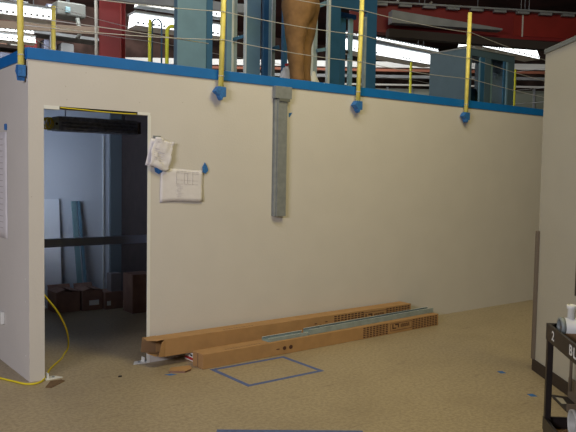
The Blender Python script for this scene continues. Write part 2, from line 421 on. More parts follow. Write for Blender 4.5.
tag(t.build('tape_scrap'), 'blue tape holding the upper right corner of the printed sheet', 'tape', None)
t = MB().prism([(1.055, 1.695), (1.15, 1.690), (1.125, 1.655), (1.095, 1.640), (1.06, 1.66)], -.012, -.0095, m_tape, 'y')
tag(t.build('tape_scrap'), 'blue tape holding the upper left corner of the printed sheet', 'tape', None)
# left wall paper, tape, outlet
def paper3(u, v): return (-.003-.006*u*(1-v), .585+.40*u-.02*v*(1-u)-.03*(1-v)*(1-u), 1.075+.895*v)
pb = MB().sheet(paper3, 6, 10, m_white, n=(-1, 0, 0))
for k in range(16):
    z = 1.16+.05*k; pb.box((-.011, .66, z), (-.0102, .62+random.uniform(.1, .2), z+.006), m_pink)
tag(pb.build('wall_chart'), 'long white sheet hanging on the left side wall', 'paper')
t = MB().box((-.014, .560, 1.985), (-.002, .60, 2.035), m_tape, .001)
tag(t.build('tape_scrap'), 'blue tape square above the long sheet on the left side wall', 'tape')
ou = empty('outlet_box', (0, .74, .385), 'white outlet box on the left side wall above the cord', 'outlet')
MB().box((-.030, .67, .335), (-.0005, .80, .44), m_wht, .006).build('box_body', ou)
MB().box((-.034, .70, .35), (-.030, .77, .425), m_refl, .003).build('face_plate', ou)

# header slot cable, head hardware
tag(MB().tube(smooth_path([(.25, .004, 2.150), (.4, .003, 2.146), (.55, .004, 2.141), (.75, .003, 2.138), (.895, .004, 2.141)]), .0042, m_cord, 8).build('header_cable'),
    'yellow cable lying in the dark slot over the doorway', 'cable')
# foot clips on the floor at both jambs
def foot_clip(x, y, label, s):
    o = empty('jamb_foot', (x, y, 0), label, 'floor bracket', 'white floor brackets at the feet of the doorway')
    MB().prism([(x-.02*s, y-.035), (x+.115*s, y-.02), (x+.07*s, y+.055), (x-.02*s, y+.05)], .0005, .006, m_wht).build('plate', o)
    MB().box((min(x, x+.01*s), y-.005, .006), (max(x, x+.01*s), y+.045, .045), m_wht, .001).build('tab', o)
    MB().tube([(x+.05*s, y+.01, .006), (x+.05*s, y+.01, .014)], .010, m_galv, 6).build('bolt', o)
foot_clip(X1+.021, .0, 'white metal floor bracket at the left foot of the doorway', 1)
foot_clip(X2-.027, .03, 'white metal floor bracket at the right foot of the doorway', -1)

# ------------------------------------------------------------------ inside the office
rl = empty('cross_rail', (.06, 1.5, .97), 'dark slate horizontal rail crossing the room behind the doorway', 'rail')
MB().box((.052, 1.48, .885), (2.078, 1.52, .970), m_rail, .003).build('rail_beam', rl)
for x0, x1 in ((.0505, .058), (2.072, 2.079)): MB().box((x0, 1.45, .85), (x1, 1.55, 1.0), m_rail).build('end_plate', rl)
hf = empty('hanging_fixture', (.95, 1.15, 2.44), 'dark metal fixture hanging under the ceiling just inside the doorway', 'fixture')
MB().box((.60, 1.05, 2.030), (1.40, 1.25, 2.165), m_dfix, .006).build('housing', hf)
for z in (2.06, 2.092, 2.125): MB().tube([(.62, 1.044, z), (.9, 1.040, z-.004), (1.38, 1.044, z)], .009, m_dfix, 6).build('conduit', hf)
MB().box((.562, 1.03, 2.035), (.598, 1.26, 2.15), m_galv2, .002).build('bracket', hf)
MB().box((1.402, 1.03, 2.035), (1.425, 1.26, 2.15), m_part, .002).build('bracket', hf)
MB().tube([(.574, 1.028, 2.09), (.574, 1.024, 2.09)], .012, m_dark, 10).build('bracket_hole', hf)
for x in (.7, 1.3): MB().tube([(x, 1.15, 2.144), (x, 1.15, 2.44)], .006, m_dfix, 6).build('hanger_rod', hf)
cp = []
for k in range(60):
    a = k*.62; cp.append((.505+.032*math.cos(a)+.0005*k, 1.12+.05*math.sin(a*.7), 2.095+.052*math.sin(a)))
tag(MB().tube(smooth_path(cp, 3), .005, m_cord, 6).build('cable_coil'), 'small coil of yellow cable at the left end of the hanging fixture', 'cable')
# soft light-coloured duct pieces over the fixture
tag(MB().box((.20, .55, 2.395), (1.5, .95, 2.438), m_galv2, .01).build('ceiling_duct'), 'flat blue grey duct under the office ceiling', 'duct')
# leaning board and studs
def lean(name, x0, x1, z1, y0, y1, m, label, cat, th=.02, dx=0):
    Mx = MB(); Mx.bm
    a = Vector((0, y1-y0, z1)); 
    i = Mx.mi(m)
    P = [(x0, y0, .0), (x1, y0, .0), (x1+dx, y1, z1), (x0+dx, y1, z1)]
    A_ = [Mx.bm.verts.new(p) for p in P]; B_ = [Mx.bm.verts.new(Vector(p)+Vector((0, th, .0))) for p in P]
    Mx.bm.faces.new(A_); Mx.bm.faces.new(B_[::-1])
    for j in range(4): Mx.bm.faces.new((A_[j], A_[(j+1) % 4], B_[(j+1) % 4], B_[j]))
    return tag(Mx.build(name), label, cat)
m_board = mat('white_board', (.86, .90, .98), .6)
m_boardg = mat('grey_board', (.50, .55, .62), .7)
lean('leaning_board', 1.07, 1.27, 1.31, 2.86, 2.965, m_board, 'white narrow board leaning against the office back wall', 'board')
lean('leaning_board', .90, 1.062, 1.31, 2.87, 2.966, m_boardg, 'greyer narrow board left of the white leaning board', 'board')
ls = empty('leaning_stud', (1.53, 2.86, 0), 'pale blue metal stud leaning against the office back wall', 'metal stud')
for off, m, nm in ((0, m_bsteel_l, 'stud_web'), (.075, m_bsteel, 'stud_flange')):
    lean_pts = [(1.50+off, 2.84, .01), (1.45+off*.8, 2.965, 1.28)]
    MB().bar(lean_pts[0], lean_pts[1], .06 if off == 0 else .03, .02 if off == 0 else .035, m).build(nm, ls)
# corner strips in the back corner
struct(MB().box((1.84, 2.985, 0), (1.856, 2.9995, 2.1), m_wht).build('trim_7'))
struct(MB().box((1.93, 2.96, 0), (2.079, 2.9995, 2.44), mat('grey_blue_column', (.14, .17, .20), .7)).build('trim_8'))

def carton(x0, y0, x1, y1, h, label, rot=0, flaps=True, lab=None, m=m_card_d, z0=.0005, group='small cartons on the office floor'):
    cx, cy = (x0+x1)/2, (y0+y1)/2
    o = empty('cardboard_carton', (cx, cy, z0), label, 'cardboard box', group)
    t_ = .004; mb = MB()
    mb.box((x0, y0, z0), (x1, y1, z0+t_), m); mb.box((x0, y0, z0+t_), (x1, y0+t_, z0+h), m); mb.box((x0, y1-t_, z0+t_), (x1, y1, z0+h), m)
    mb.box((x0, y0+t_, z0+t_), (x0+t_, y1-t_, z0+h), m); mb.box((x1-t_, y0+t_, z0+t_), (x1, y1-t_, z0+h), m)
    mb.build('box_body', o)
    W = y1-y0
    if flaps:
        for (px, s, ang) in ((x0, 1, .5), (x1, -1, .35)):
            q = (px+s*(x1-x0)*.45*math.cos(ang), (y0+y1)/2, z0+h+(x1-x0)*.45*math.sin(ang)*.5)
            MB().bar((px, cy, z0+h+.001), q, W*.98, .004, m).build('flap', o)
        MB().bar((cx, y1, z0+h), (cx, y1+.03, z0+h+.05), (x1-x0)*.95, .004, m).build('flap', o)
    else:
        MB().box((x0, y0, z0+h), (x1, cy-.001, z0+h+.004), m).build('flap', o)
        MB().box((x0, cy+.001, z0+h), (x1, y1, z0+h+.004), m).build('flap', o)
    if lab:
        MB().box((x0+lab[0], y0-.0015, z0+lab[1]), (x0+lab[2], y0-.0002, z0+lab[3]), m_wht).build('paper_label', o)
    return o
carton(1.07, 2.50, 1.355, 2.80, .235, 'open dark carton at the left of the office floor, flaps up')
carton(1.375, 2.47, 1.62, 2.77, .235, 'open dark carton with a large white label in the middle', lab=(.08, .06, .20, .12))
carton(1.635, 2.42, 1.86, 2.70, .20, 'closed dark carton with a small white label, right of the middle', flaps=False, lab=(.02, .045, .07, .10))
carton(1.80, 2.02, 2.06, 2.28, .45, 'tall dark brown carton standing by the partition', flaps=False)
carton(1.72, 2.45, 1.85, 2.58, .21, 'narrow pale carton on top of the closed one', flaps=False, z0=.206, m=mat('pale_carton', (.20, .18, .19), .8))

# extension cord: from inside, over the floor, round the corner
pts = smooth_path([(.16, .60, .80), (.215, .62, .72), (.32, .60, .56), (.43, .58, .40), (.52, .62, .22), (.56, .70, .06), (.52, .68, .008), (.42, .50, .008), (.25, .26, .008), (.10, -.02, .008), (.02, -.085, .008),
                   (-.05, -.05, .008), (-.10, .06, .008), (-.16, .20, .008), (-.25, .42, .008), (-.4, .7, .008)], 8)
xc = tag(MB().tube(pts, .0075, m_cord, 8).build('extension_cord'), 'yellow extension cord trailing out of the doorway around the wall corner', 'cord')
hk = tag(MB().tube([(.052, .60, .80), (.12, .60, .80), (.165, .60, .795), (.175, .60, .82)], .006, m_galv, 8).build('cord_hook'), 'small metal hook on the inner side wall holding the yellow cord', 'hook')

# ------------------------------------------------------------------ long cartons on the floor
def hatch(mb, Mx, L, h, x0, x1, logo):
    nx = int((x1-x0)/.046); nzr = 6
    for i in range(nx):
        x = x0+(x1-x0)*i/nx
        if logo[0]-.01 < x+.02 < logo[1]+.01: 
            continue
        for j in range(nzr):
            z = h*(.08+.148*j)
            mb.box((x, -.0012, z), (x+.033, -.0002, z+h*.085), m_ink, 0, Mx)
    # frame and lettering of the maker's mark
    a, b2 = logo; z0, z1 = h*.22, h*.84
    mb.box((a, -.0012, z1-.004), (b2, -.0002, z1), m_ink, 0, Mx); mb.box((a, -.0012, z0), (b2, -.0002, z0+.004), m_ink, 0, Mx)
    mb.box((a, -.0012, z0), (a+.004, -.0002, z1), m_ink, 0, Mx); mb.box((b2-.004, -.0012, z0), (b2, -.0002, z1), m_ink, 0, Mx)
    zz = h*.38
    mb.box((a+.03, -.0014, zz), (a+.045, -.0002, zz+.05), m_ink, 0, Mx); mb.box((a+.03, -.0014, zz), (a+.09, -.0002, zz+.012), m_ink, 0, Mx)
    mb.box((a+.07, -.0014, zz+.035), (a+.13, -.0002, zz+.05), m_ink, 0, Mx); mb.box((a+.115, -.0014, zz+.008), (a+.13, -.0002, zz+.045), m_ink, 0, Mx)
    n = 9; x = a+.16; st = (b2-.04-x)/n
    for k in range(n):
        mb.box((x+k*st, -.0014, zz+.008), (x+k*st+.008, -.0002, zz+.042), m_ink, 0, Mx)
        mb.box((x+k*st, -.0014, zz+(.034 if k % 2 else .008)), (x+k*st+st*.75, -.0002, zz+(.042 if k % 2 else .015)), m_ink, 0, Mx)
def frame_at(p, ang):
    Mx = Matrix.Rotation(ang, 4, 'Z'); Mx.translation = Vector(p); return Mx
# front carton
Mf = frame_at((1.295, -.450, .0005), .026); L = 3.08; H = .127; D = .165
o = empty('long_carton', (1.295, -.45, 0), 'long closed cardboard carton lying in front, with steel studs on top', 'cardboard box', 'long cardboard cartons along the wall')
mb = MB().box((0, 0, 0), (L, D, H), m_card, .003, Mf)
hatch(mb, Mf, L, H, 1.90, 3.07, (2.30, 2.64))
for x, r in ((.805, .006), (.88, .020), (.955, .022)):
    mb.prism([(x+r*math.cos(a)*(1 if r > .01 else 3.5), H*.45+.6*r*math.sin(a)*1.5) for a in [2*PI*k/14 for k in range(14)]], -.0012, -.0002, m_ink, 'y', Mf)
for k in range(14):                                     # faint print on the top
    mb.box((.25+.028*k, .03, H), (.265+.028*k, .055, H+.0006), m_card_in, 0, Mf)
mb.build('box_body', o)
MB().box((-.0012, .075, .004), (-.0002, .09, H-.004), m_card_in, 0, Mf).build('end_seam', o)
# carton beneath, hard against the wall
Mu = frame_at((1.335, -.245, .0005), .012)
o = empty('long_carton', (1.335, -.245, 0), 'low carton with a red and white end label, under the open carton', 'cardboard box', 'long cardboard cartons along the wall')
MB().box((0, 0, 0), (2.75, .18, .088), m_card, .003, Mu).build('box_body', o)
lb = MB().box((-.0012, .006, .008), (-.0002, .17, .082), m_wht, 0, Mu); lb.box((-.0018, .006, .018), (-.0012, .17, .040), m_red, 0, Mu); lb.box((-.0018, .04, .052), (-.0012, .08, .068), m_black, 0, Mu)
lb.build('end_label', o)
# rear carton, open at its left end
Mr = frame_at((1.062, -.205, .0905), .006)
o = empty('long_carton', (1.062, -.205, .09), 'long cardboard carton against the wall, open at its left end', 'cardboard box', 'long cardboard cartons along the wall')
L = 3.06; H = .148; D = .165; t_ = .006
mb = MB()
mb.box((0, 0, 0), (L, D, t_), m_card, 0, Mr); mb.box((0, 0, H-t_), (L, D, H), m_card, 0, Mr)
mb.box((0, 0, t_), (L, t_, H-t_), m_card, 0, Mr); mb.box((0, D-t_, t_), (L, D, H-t_), m_card, 0, Mr); mb.box((L-t_, t_, t_), (L, D-t_, H-t_), m_card, 0, Mr)
hatch(mb, Mr, L, H, 1.92, 3.05, (2.33, 2.68))
for k in range(12): mb.box((.62+.028*k, .035, H), (.636+.028*k, .062, H+.0006), m_card_in, 0, Mr)
for k, (x, z) in enumerate(((1.60, .05), (1.66, .08), (1.72, .06), (1.80, .085))): mb.box((x, -.0012, z), (x+.03, -.0002, z+.009), m_ink, 0, Mr)
mb.box((.002, t_+.001, t_+.001), (.25, D-t_-.001, t_+.002), m_card_in, 0, Mr)  # inner floor darkened, shade of the open end put into the colour
mb.build('box_body', o)
fp = lambda a, b2, wd, ht, nm: MB().bar(Mr @ Vector(a), Mr @ Vector(b2), wd, ht, m_card).build(nm, o)
def flap(poly, m=m_card):
    mb = MB(); i = mb.mi(m); P = [Mr @ Vector(p) for p in poly]
    n = (P[1]-P[0]).cross(P[2]-P[0]).normalized()*.0035
    A_ = [mb.bm.verts.new(p) for p in P]; B_ = [mb.bm.verts.new(p+n) for p in P]
    mb.bm.faces.new(A_); mb.bm.faces.new(B_[::-1])
    k = len(P)
    for j in range(k): mb.bm.faces.new((A_[j], A_[(j+1) % k], B_[(j+1) % k], B_[j]))
    mb.build('flap', o)
flap([(0, 0, .002), (0, 0, H-.002), (-.030, -.006, H-.022), (-.062, -.012, .010)])                    # near flap
flap([(0, 0, H), (0, D, H), (-.115, D+.005, H-.004), (-.125, .085, H-.012), (-.060, .030, H-.012)])                         # top flap, sagging
flap([(0, D-.002, .004), (0, D-.002, H-.004), (-.115, D+.030, H-.004), (-.125, D+.030, .015)], m_card_in)          # far flap, darker board stands in for shade in the open end
flap([(0, .004, .002), (0, D-.004, .002), (-.10, D-.01, .014), (-.085, .015, .012)])                # bottom flap

# steel studs on the front carton
def stud(p, q, h, wdt, label):
    p = Vector(p); q = Vector(q); d_ = (q-p); L = d_.length; ang = math.atan2(d_.y, d_.x)
    Ms = frame_at(p, ang)
    o = empty('steel_stud', p, label, 'steel stud', 'steel studs on the front carton')
    MB().box((0, 0, 0), (L, wdt, .0015), m_galv2, 0, Ms).build('web', o)
    for y0, nm in ((0, 'flange'), (wdt-.0015, 'flange')):
        fb = MB().box((0, y0, .0015), (L, y0+.0015, h), m_galv2, 0, Ms)
        s = 1 if y0 == 0 else -1
        fb.box((0, min(y0, y0+s*.010), h-.0015), (L, max(y0, y0+s*.010), h), m_bright, 0, Ms)
        fb.build(nm, o)
z0 = .1285
stud((2.010, -.405, z0), (2.485, -.391, z0), .032, .105, 'short galvanised steel stud at the left of the front carton top')
stud((2.50, -.385, z0), (4.385, -.285, z0), .052, .085, 'long galvanised steel stud lying along the front carton top')

# tape marks
tp = MB(); W = .040; x0, x1, y0, y1 = 1.345, 2.125, -1.055, -.478
for a, b2 in (((x0, y1-W), (x1, y1)), ((x0, y0), (x1, y0+W)), ((x0, y0+W+.0001), (x0+W, y1-W-.0001)), ((x1-W, y0+W+.0001), (x1, y1-W-.0001))):
    tp.box((*a, .0003), (*b2, .0011), m_ftape)
tag(tp.build('tape_outline'), 'blue tape rectangle marked on the floor before the cartons', 'tape')
tag(MB().bar((.655, -1.715, .0008), (1.42, -2.27, .0008), .045, .0008, m_ftape).build('tape_strip'), 'blue tape strip on the floor at the bottom edge of the photo', 'tape')
for x, y, lab in ((3.36, -1.93, 'small blue tape square on the floor, farther from the cart'), (3.02, -2.45, 'small blue tape square on the floor, nearer the cart')):
    tag(MB().prism([(x-.035, y-.02), (x+.01, y-.045), (x+.035, y+.015), (x-.01, y+.035)], .0003, .0012, m_tape).build('tape_square'), lab, 'tape', 'blue tape squares by the cart')
# scraps
tag(MB().prism([(.055, -.205), (.085, -.245), (.235, -.125), (.225, -.075), (.14, -.065)], .0004, .004, m_dirt).build('floor_scrap'), 'brown cardboard scrap at the foot of the left wall corner', 'scrap')
fl2 = MB(); i = fl2.mi(m_card)
for poly, z in (([(1.075, -.30), (1.235, -.33), (1.205, -.42), (1.125, -.455), (1.015, -.375)], .014),): fl2.prism(poly, z, z+.005, m_card)
fl2.prism([(1.02, -.378), (1.123, -.452), (1.20, -.418), (1.16, -.38), (1.07, -.34)], .0005, .013, m_card_d)
tag(fl2.build('cardboard_scrap'), 'torn tan cardboard piece on the floor left of the front carton', 'scrap')
tag(MB().prism([(.96, -.40), (1.02, -.41), (1.05, -.455), (.985, -.45)], .0004, .0012, m_tape).build('tape_scrap'), 'flat blue tape scrap on the floor left of the torn cardboard', 'tape')
tag(MB().prism([(.62, -.26), (.65, -.265), (.66, -.245), (.635, -.235)], .0004, .006, m_black).build('floor_debris'), 'small black piece of debris on the floor before the doorway', 'debris')

# ------------------------------------------------------------------ cart at the right edge
cang = math.atan2(-.73, -.68)
Pc = Vector((1.863, -3.277, 0)); CD = Vector((math.cos(cang), math.sin(cang), 0)); CN = Vector((-CD.y, CD.x, 0))
if CN.dot(R_) < 0: CN = -CN
Mc = Matrix((CD, CN, Vector((0, 0, 1)))).transposed().to_4x4(); Mc.translation = Pc
CL, CW, CH = .85, .50, .845
ct = empty('utility_cart', Pc, 'black steel utility cart numbered 2 at the right edge', 'cart')
for x, y in ((0, 0), (CL-.032, 0), (0, CW-.032), (CL-.032, CW-.032)):
    MB().prism([(x, y), (x+.032, y), (x+.032, y+.032), (x, y+.032)], .10, CH-.001, m_black, 'z', Mc).build('post', ct)
    cs = MB().lathe([(.001, -.012), (.045, -.012), (.05, -.006), (.05, .006), (.045, .012), (.001, .012)], m_black, Mc @ Matrix.Translation((x+.016, y+.016, .0505)) @ Matrix.Rotation(PI/2, 4, 'X'), 18).build('caster', ct)
    MB().box((x, y, .06), (x+.032, y+.032, .10), m_galv, .002, Mc).build('caster_fork', cs)
def tray(z, h):
    mb = MB().box((0, 0, z), (CL, CW, z+.006), m_card_in if z < .5 else m_black, 0, Mc)
    for a, b2 in (((-.003, -.003), (CL+.003, -.0003)), ((-.003, CW+.0003), (CL+.003, CW+.003)), ((-.003, -.0003), (-.0003, CW+.0003)), ((CL+.0003, -.0003), (CL+.003, CW+.0003))):
        mb.box((*a, z), (*b2, z+h), m_black, 0, Mc)
    for a, b2 in (((-.003, -.003), (CL+.003, .012)), ((-.003, CW-.012), (CL+.003, CW+.003)), ((-.003, .0121), (.012, CW-.0121)), ((CL-.012, .0121), (CL+.003, CW-.0121))):
        mb.box((*a, z+h), (*b2, z+h+.004), m_black, 0, Mc)
    return mb
tr = tray(CH-.092, .088).build('tray', ct); tray(.235, .07).build('tray', ct)
def glyph(ch, size, x, z):
    cu = bpy.data.curves.new('glyph', 'FONT'); cu.body = ch; cu.size = size; cu.extrude = .0004; cu.space_character = 1.25; cu.offset = .0014
    to = bpy.data.objects.new('marking', cu); COL.objects.link(to)
    me = bpy.data.meshes.new_from_object(to.evaluated_get(bpy.context.evaluated_depsgraph_get()))
    bpy.data.objects.remove(to)
    me.materials.append(m_wht)
    # text x axis runs along the cart side, text y up
    Mt = Mc @ Matrix(((1, 0, 0, x), (0, 0, -1, -.0042), (0, 1, 0, z), (0, 0, 0, 1)))
    me.transform(Mt @ Matrix.Diagonal((1.35, 1, 1, 1)))
    o = bpy.data.objects.new('marking', me); COL.objects.link(o); o.parent = tr; o.matrix_parent_inverse = world_of(tr).inverted()
    o['label'] = 'white painted characters on the tray side'
glyph('2', .072, .115, CH-.068)
glyph('BL', .072, .43, CH-.066)
# white pipe fitting on the cart
pf = empty('pipe_fitting', Mc @ Vector((.26, .2, CH)), 'white plastic pipe tee with a grey open end, on the cart top', 'pipe fitting')
zc = CH-.086+.0535+.03
ax = Mc @ Matrix.Translation((.085, .055, zc)) @ Matrix.Rotation(-PI/2, 4, 'X') @ Matrix.Rotation(0, 4, 'Z')
MB().lathe([(.052, 0), (.052, .32), (.046, .32), (.046, 0)], m_wht, ax, 28, True).build('pipe_body', pf)
MB().lathe([(.053, -.012), (.053, .012), (.0375, .012), (.0375, -.012)], m_pvc_end, ax, 28, True).build('end_ring', pf)
MB().lathe([(.0455, .014), (.001, .016), (.001, .018), (.0455, .018)], m_pvc_end, ax, 28, True).build('inner_cap', pf)
MB().lathe([(.022, .045), (.020, .10), (.026, .105), (.026, .125), (.016, .125), (.016, .045)], m_wht, Mc @ Matrix.Translation((.085, .105, zc)), 18, True).build('branch', pf)
MB().box((.04, .06, CH-.0855), (.13, .36, CH-.002+.0), m_card_in, .004, Mc).build('support_block', pf)
bk = empty('paint_bucket', Mc @ Vector((.12, .3, .242)), 'pale grey bucket lying on the lower shelf of the cart', 'bucket')
bx = Mc @ Matrix.Translation((.15, .115, .322)) @ Matrix.Rotation(-PI/2, 4, 'X')
MB().lathe([(.072, .0), (.080, .26), (.001, .26), (.001, .256), (.076, .256), (.068, .004)], mat('pale_grey_plastic', (.42, .42, .40), .5), bx, 26, True).build('bucket_body', bk)
MB().lathe([(.070, -.006), (.079, -.006), (.079, .014), (.070, .014)], mat('rim_grey', (.5, .5, .48), .5), bx, 26, True).build('rim', bk)

# dustpan standing behind the cart
dp = empty('lobby_dustpan', (3.0, -2.72, 0), 'dark long-handled dustpan standing on the floor between wall and cart', 'dustpan')
q = [Vector((3.135, -2.53, .004)), Vector((2.875, -2.83, .004)), Vector((3.00, -2.90, .004)), Vector((3.20, -2.66, .004))]
mb = MB(); mb.prism([(v.x, v.y) for v in q], .002, .008, m_black)
cxy = (q[0]+q[1]+q[2]+q[3])/4
mb.build('pan_floor', dp)
MB().prism([(3.10, -2.60), (3.00, -2.715), (3.03, -2.735), (3.12, -2.65)], .0085, .010, mat('pan_grey', (.38, .35, .29), .6)).build('pan_liner', dp)
MB().prism([(q[2].x, q[2].y), (q[3].x, q[3].y), (q[3].x-.012, q[3].y+.012), (q[2].x-.012, q[2].y+.012)], .008, .16, m_guard).build('pan_back', dp)
MB().prism([(q[1].x, q[1].y), (q[2].x, q[2].y), (q[2].x-.01, q[2].y+.01), (q[1].x+.004, q[1].y+.008)], .008, .06, m_guard).build('pan_side', dp)
MB().tube([(3.06, -2.74, .10), (3.05, -2.745, .62)], .011, m_guard, 10).build('handle', dp)
MB().tube([(3.05, -2.745, .60), (3.05, -2.745, .70)], .016, m_base, 10).build('grip', dp)
# dark box on the right wall at the frame edge
wb = empty('wall_box', Mw @ Vector((.9, -.03, .92)), 'black box mounted on the right wall at the frame edge', 'wall box')
MB().box((.86, -.06, .80), (1.06, -.001, 1.06), m_black, .004, Mw).build('box_body', wb)
MB().box((.875, -.066, .815), (1.045, -.06, 1.045), m_base, .003, Mw).build('cover', wb)

# ------------------------------------------------------------------ on the roof
ZK = 2.5455
G3 = 'blue steel frames standing on the office roof'
sp = empty('steel_partition', (2.1, 1.2, ZK), 'wide plain blue steel panel standing on the roof left of the frames', 'steel panel', G3)
MB().box((1.918, 1.20, ZK), (2.272, 1.28, 4.3), m_bsteel, .004).build('panel_face', sp)
MB().box((2.274, 1.215, ZK), (2.362, 1.27, 4.3), m_bsteel_d, .004).build('side_flange', sp)
fr = empty('stud_frame', (2.9, 1.2, ZK), 'open frame of blue steel studs on the roof left of the person', 'steel frame', G3)
for x0, x1, m, y in ((2.535, 2.60, m_bsteel, 1.20), (2.603, 2.612, m_bright, 1.20), (2.665, 2.695, m_bright, 1.30), (2.70, 2.745, m_galv2, 1.31), (2.79, 2.802, m_bright, 1.20), (2.804, 2.992, m_bsteel, 1.20),
                  (3.05, 3.12, m_bsteel_d, 1.22), (3.122, 3.16, m_bsteel_l, 1.22), (3.162, 3.172, m_bright, 1.22), (3.225, 3.262, m_bright, 1.36), (3.264, 3.32, m_galv2, 1.36), (3.40, 3.46, m_bsteel_d, 1.3)):
    MB().box((x0, y, ZK), (x1, y+.05, 4.3), m, .002).build('stud', fr)
MB().bar((2.64, 1.27, 3.16), (2.80, 1.27, 3.22), .03, .035, m_bsteel_d).build('brace', fr)
MB().bar((3.10, 1.30, 3.085), (3.34, 1.32, 3.17), .03, .045, m_bsteel_d).build('brace', fr)
MB().box((2.536, 1.24, 4.24), (3.46, 1.40, 4.31), m_bsteel_d, .003).build('head_rail', fr)
fr = empty('stud_frame', (4.3, 1.2, ZK), 'blue steel door frame with posts and header right of the person', 'steel frame', G3)
for x0, x1, m, y, zt in ((3.80, 3.862, m_bright, 1.30, 4.3), (3.864, 3.925, m_galv2, 1.30, 4.3), (4.018, 4.05, m_bright, 1.20, 4.3), (4.052, 4.214, m_bsteel_d, 1.20, 4.3), (4.33, 4.352, m_bright, 1.42, 3.70),
                  (4.27, 4.325, m_bsteel_l, 1.42, 3.70), (4.41, 4.50, m_bsteel_d, 1.42, 3.70), (4.365, 4.405, m_bsteel_l, 1.44, 3.70), (4.56, 4.61, m_bsteel_l, 1.40, 3.70), (4.635, 4.665, m_galv2, 1.20, 3.70), (4.667, 4.842, m_bsteel_d, 1.20, 3.95)):
    MB().box((x0, y, ZK), (x1, y+.05, zt), m, .002).build('stud', fr)
MB().box((4.216, 1.205, 3.76), (4.664, 1.27, 3.95), m_bsteel_d, .003).build('header', fr)
MB().box((4.216, 1.40, 3.70), (4.664, 1.475, 3.76), m_bsteel_d, .003).build('header', fr)
MB().bar((3.90, 1.275, 3.19), (4.05, 1.275, 3.225), .03, .04, m_bsteel).build('brace', fr)
MB().bar((3.87, 1.275, 3.72), (4.05, 1.275, 3.80), .03, .05, m_bsteel).build('brace', fr)
MB().bar((4.22, 1.44, 3.26), (4.63, 1.44, 3.27), .02, .03, m_dark).build('brace', fr)
MB().box((3.80, 1.36, 4.24), (4.214, 1.42, 4.30), m_bsteel_d, .003).build('head_rail', fr)

cb = empty('steel_cabinet', (6.5, .9, ZK), 'blue grey open-fronted steel cabinet on the roof by the right posts', 'cabinet')
x0, x1, y0, y1, z1 = 5.98, 7.01, .60, 1.28, 3.385
MB().box((x0, y0+.02, ZK), (x0+.02, y1, z1), m_boxgrey, .003).build('side_panel', cb)
MB().box((x1-.02, y0+.02, ZK), (x1, y1, z1), m_boxgrey, .003).build('side_panel', cb)
MB().box((x0+.021, y1-.02, ZK), (x1-.021, y1, z1-.4), m_bsteel_d).build('back_panel', cb)
MB().box((x0, y0, z1-.09), (x1, y0+.019, z1), m_boxgrey, .003).build('front_rail', cb)
MB().box((x0-.005, y0-.01, z1+.001), (x1+.005, y1+.01, z1+.02), m_galv, .003).build('top', cb)
for a, b2, m in ((5.98, 6.05, m_boxgrey), (6.22, 6.24, m_bsteel), (6.245, 6.33, m_bsteel_d), (6.335, 6.47, m_boxgrey), (6.76, 6.80, m_bsteel_d), (6.83, 6.86, m_bsteel), (6.862, 7.01, m_boxgrey)):
    MB().box((a, y0, ZK), (b2, y0+.019, z1-.091), m, .002).build('front_post', cb)
for a, b2, m in ((6.50, 6.57, m_bsteel_d), (6.59, 6.64, m_bsteel_l)):
    MB().box((a, y0+.1, ZK), (b2, y0+.13, z1-.03), m, .002).build('inner_stud', cb)
for x in (6.12, 6.31, 6.62, 6.90): MB().box((x, y0+.02, z1+.021), (x+.035, y0+.05, z1+.045), m_galv).build('clip', cb)
# hoops on the rear edge
def hoop(x, y, zt, w_, m, r, label, group):
    o = MB().tube([(x, y, ZK), (x, y, zt-.08)]+[(x+.08-.08*math.cos(a), y, zt-.08+.08*math.sin(a)) for a in [k*PI/12 for k in range(1, 7)]]+[(x+w_-.08+.08*math.sin(a), y, zt-.08+.08*math.cos(a)) for a in [k*PI/12 for k in range(0, 7)]]+[(x+w_, y, ZK)], r, m, 10).build('ladder_hoop')
    return tag(o, label, 'ladder rail', group)
hoop(2.63, 2.80, 3.555, .42, m_yellow2, .024, 'yellow hoop rail at the rear edge left of the blue panel', None)
hoop(2.50, 2.97, 3.66, .14, m_bsteel_d, .011, 'slim blue grey hoop rail behind the straight yellow post', None)
# white crumpled bags by the person's feet
def bag(x, y, w_, h, label, redtop=False):
    bm = bmesh.new(); bmesh.ops.create_icosphere(bm, subdivisions=3, radius=1)
    for v in bm.verts:
        n = noise.noise(v.co*1.6+Vector((x*7, y, 3)))
        c_ = v.co.copy(); k = 1-.35*max(0, c_.z)
        v.co = Vector((x+c_.x*w_*k*(1+.25*n), y+c_.y*w_*.7*k, ZK+h*.5*(1+c_.z)*(1+.15*n*(c_.z > 0))))
        if v.co.z < ZK+.0: v.co.z = ZK
    me = bpy.data.meshes.new('plastic_bag'); bm.to_mesh(me); bm.free(); me.materials.append(m_wht)
    o = bpy.data.objects.new('plastic_bag', me); COL.objects.link(o); tag(o, label, 'bag', 'white bundles near the person')
    if redtop:
        MB().tube([(x-.03, y-.03, ZK+h*.98), (x+.04, y-.02, ZK+h*1.04)], .014, m_red, 8).build('red_tie', o)
    return o
bag(3.20, .98, .085, .36, 'white wrapped bundle with a red tie, left of the person', True)
bag(3.60, .98, .10, .31, 'white wrapped bundle standing right of the person')

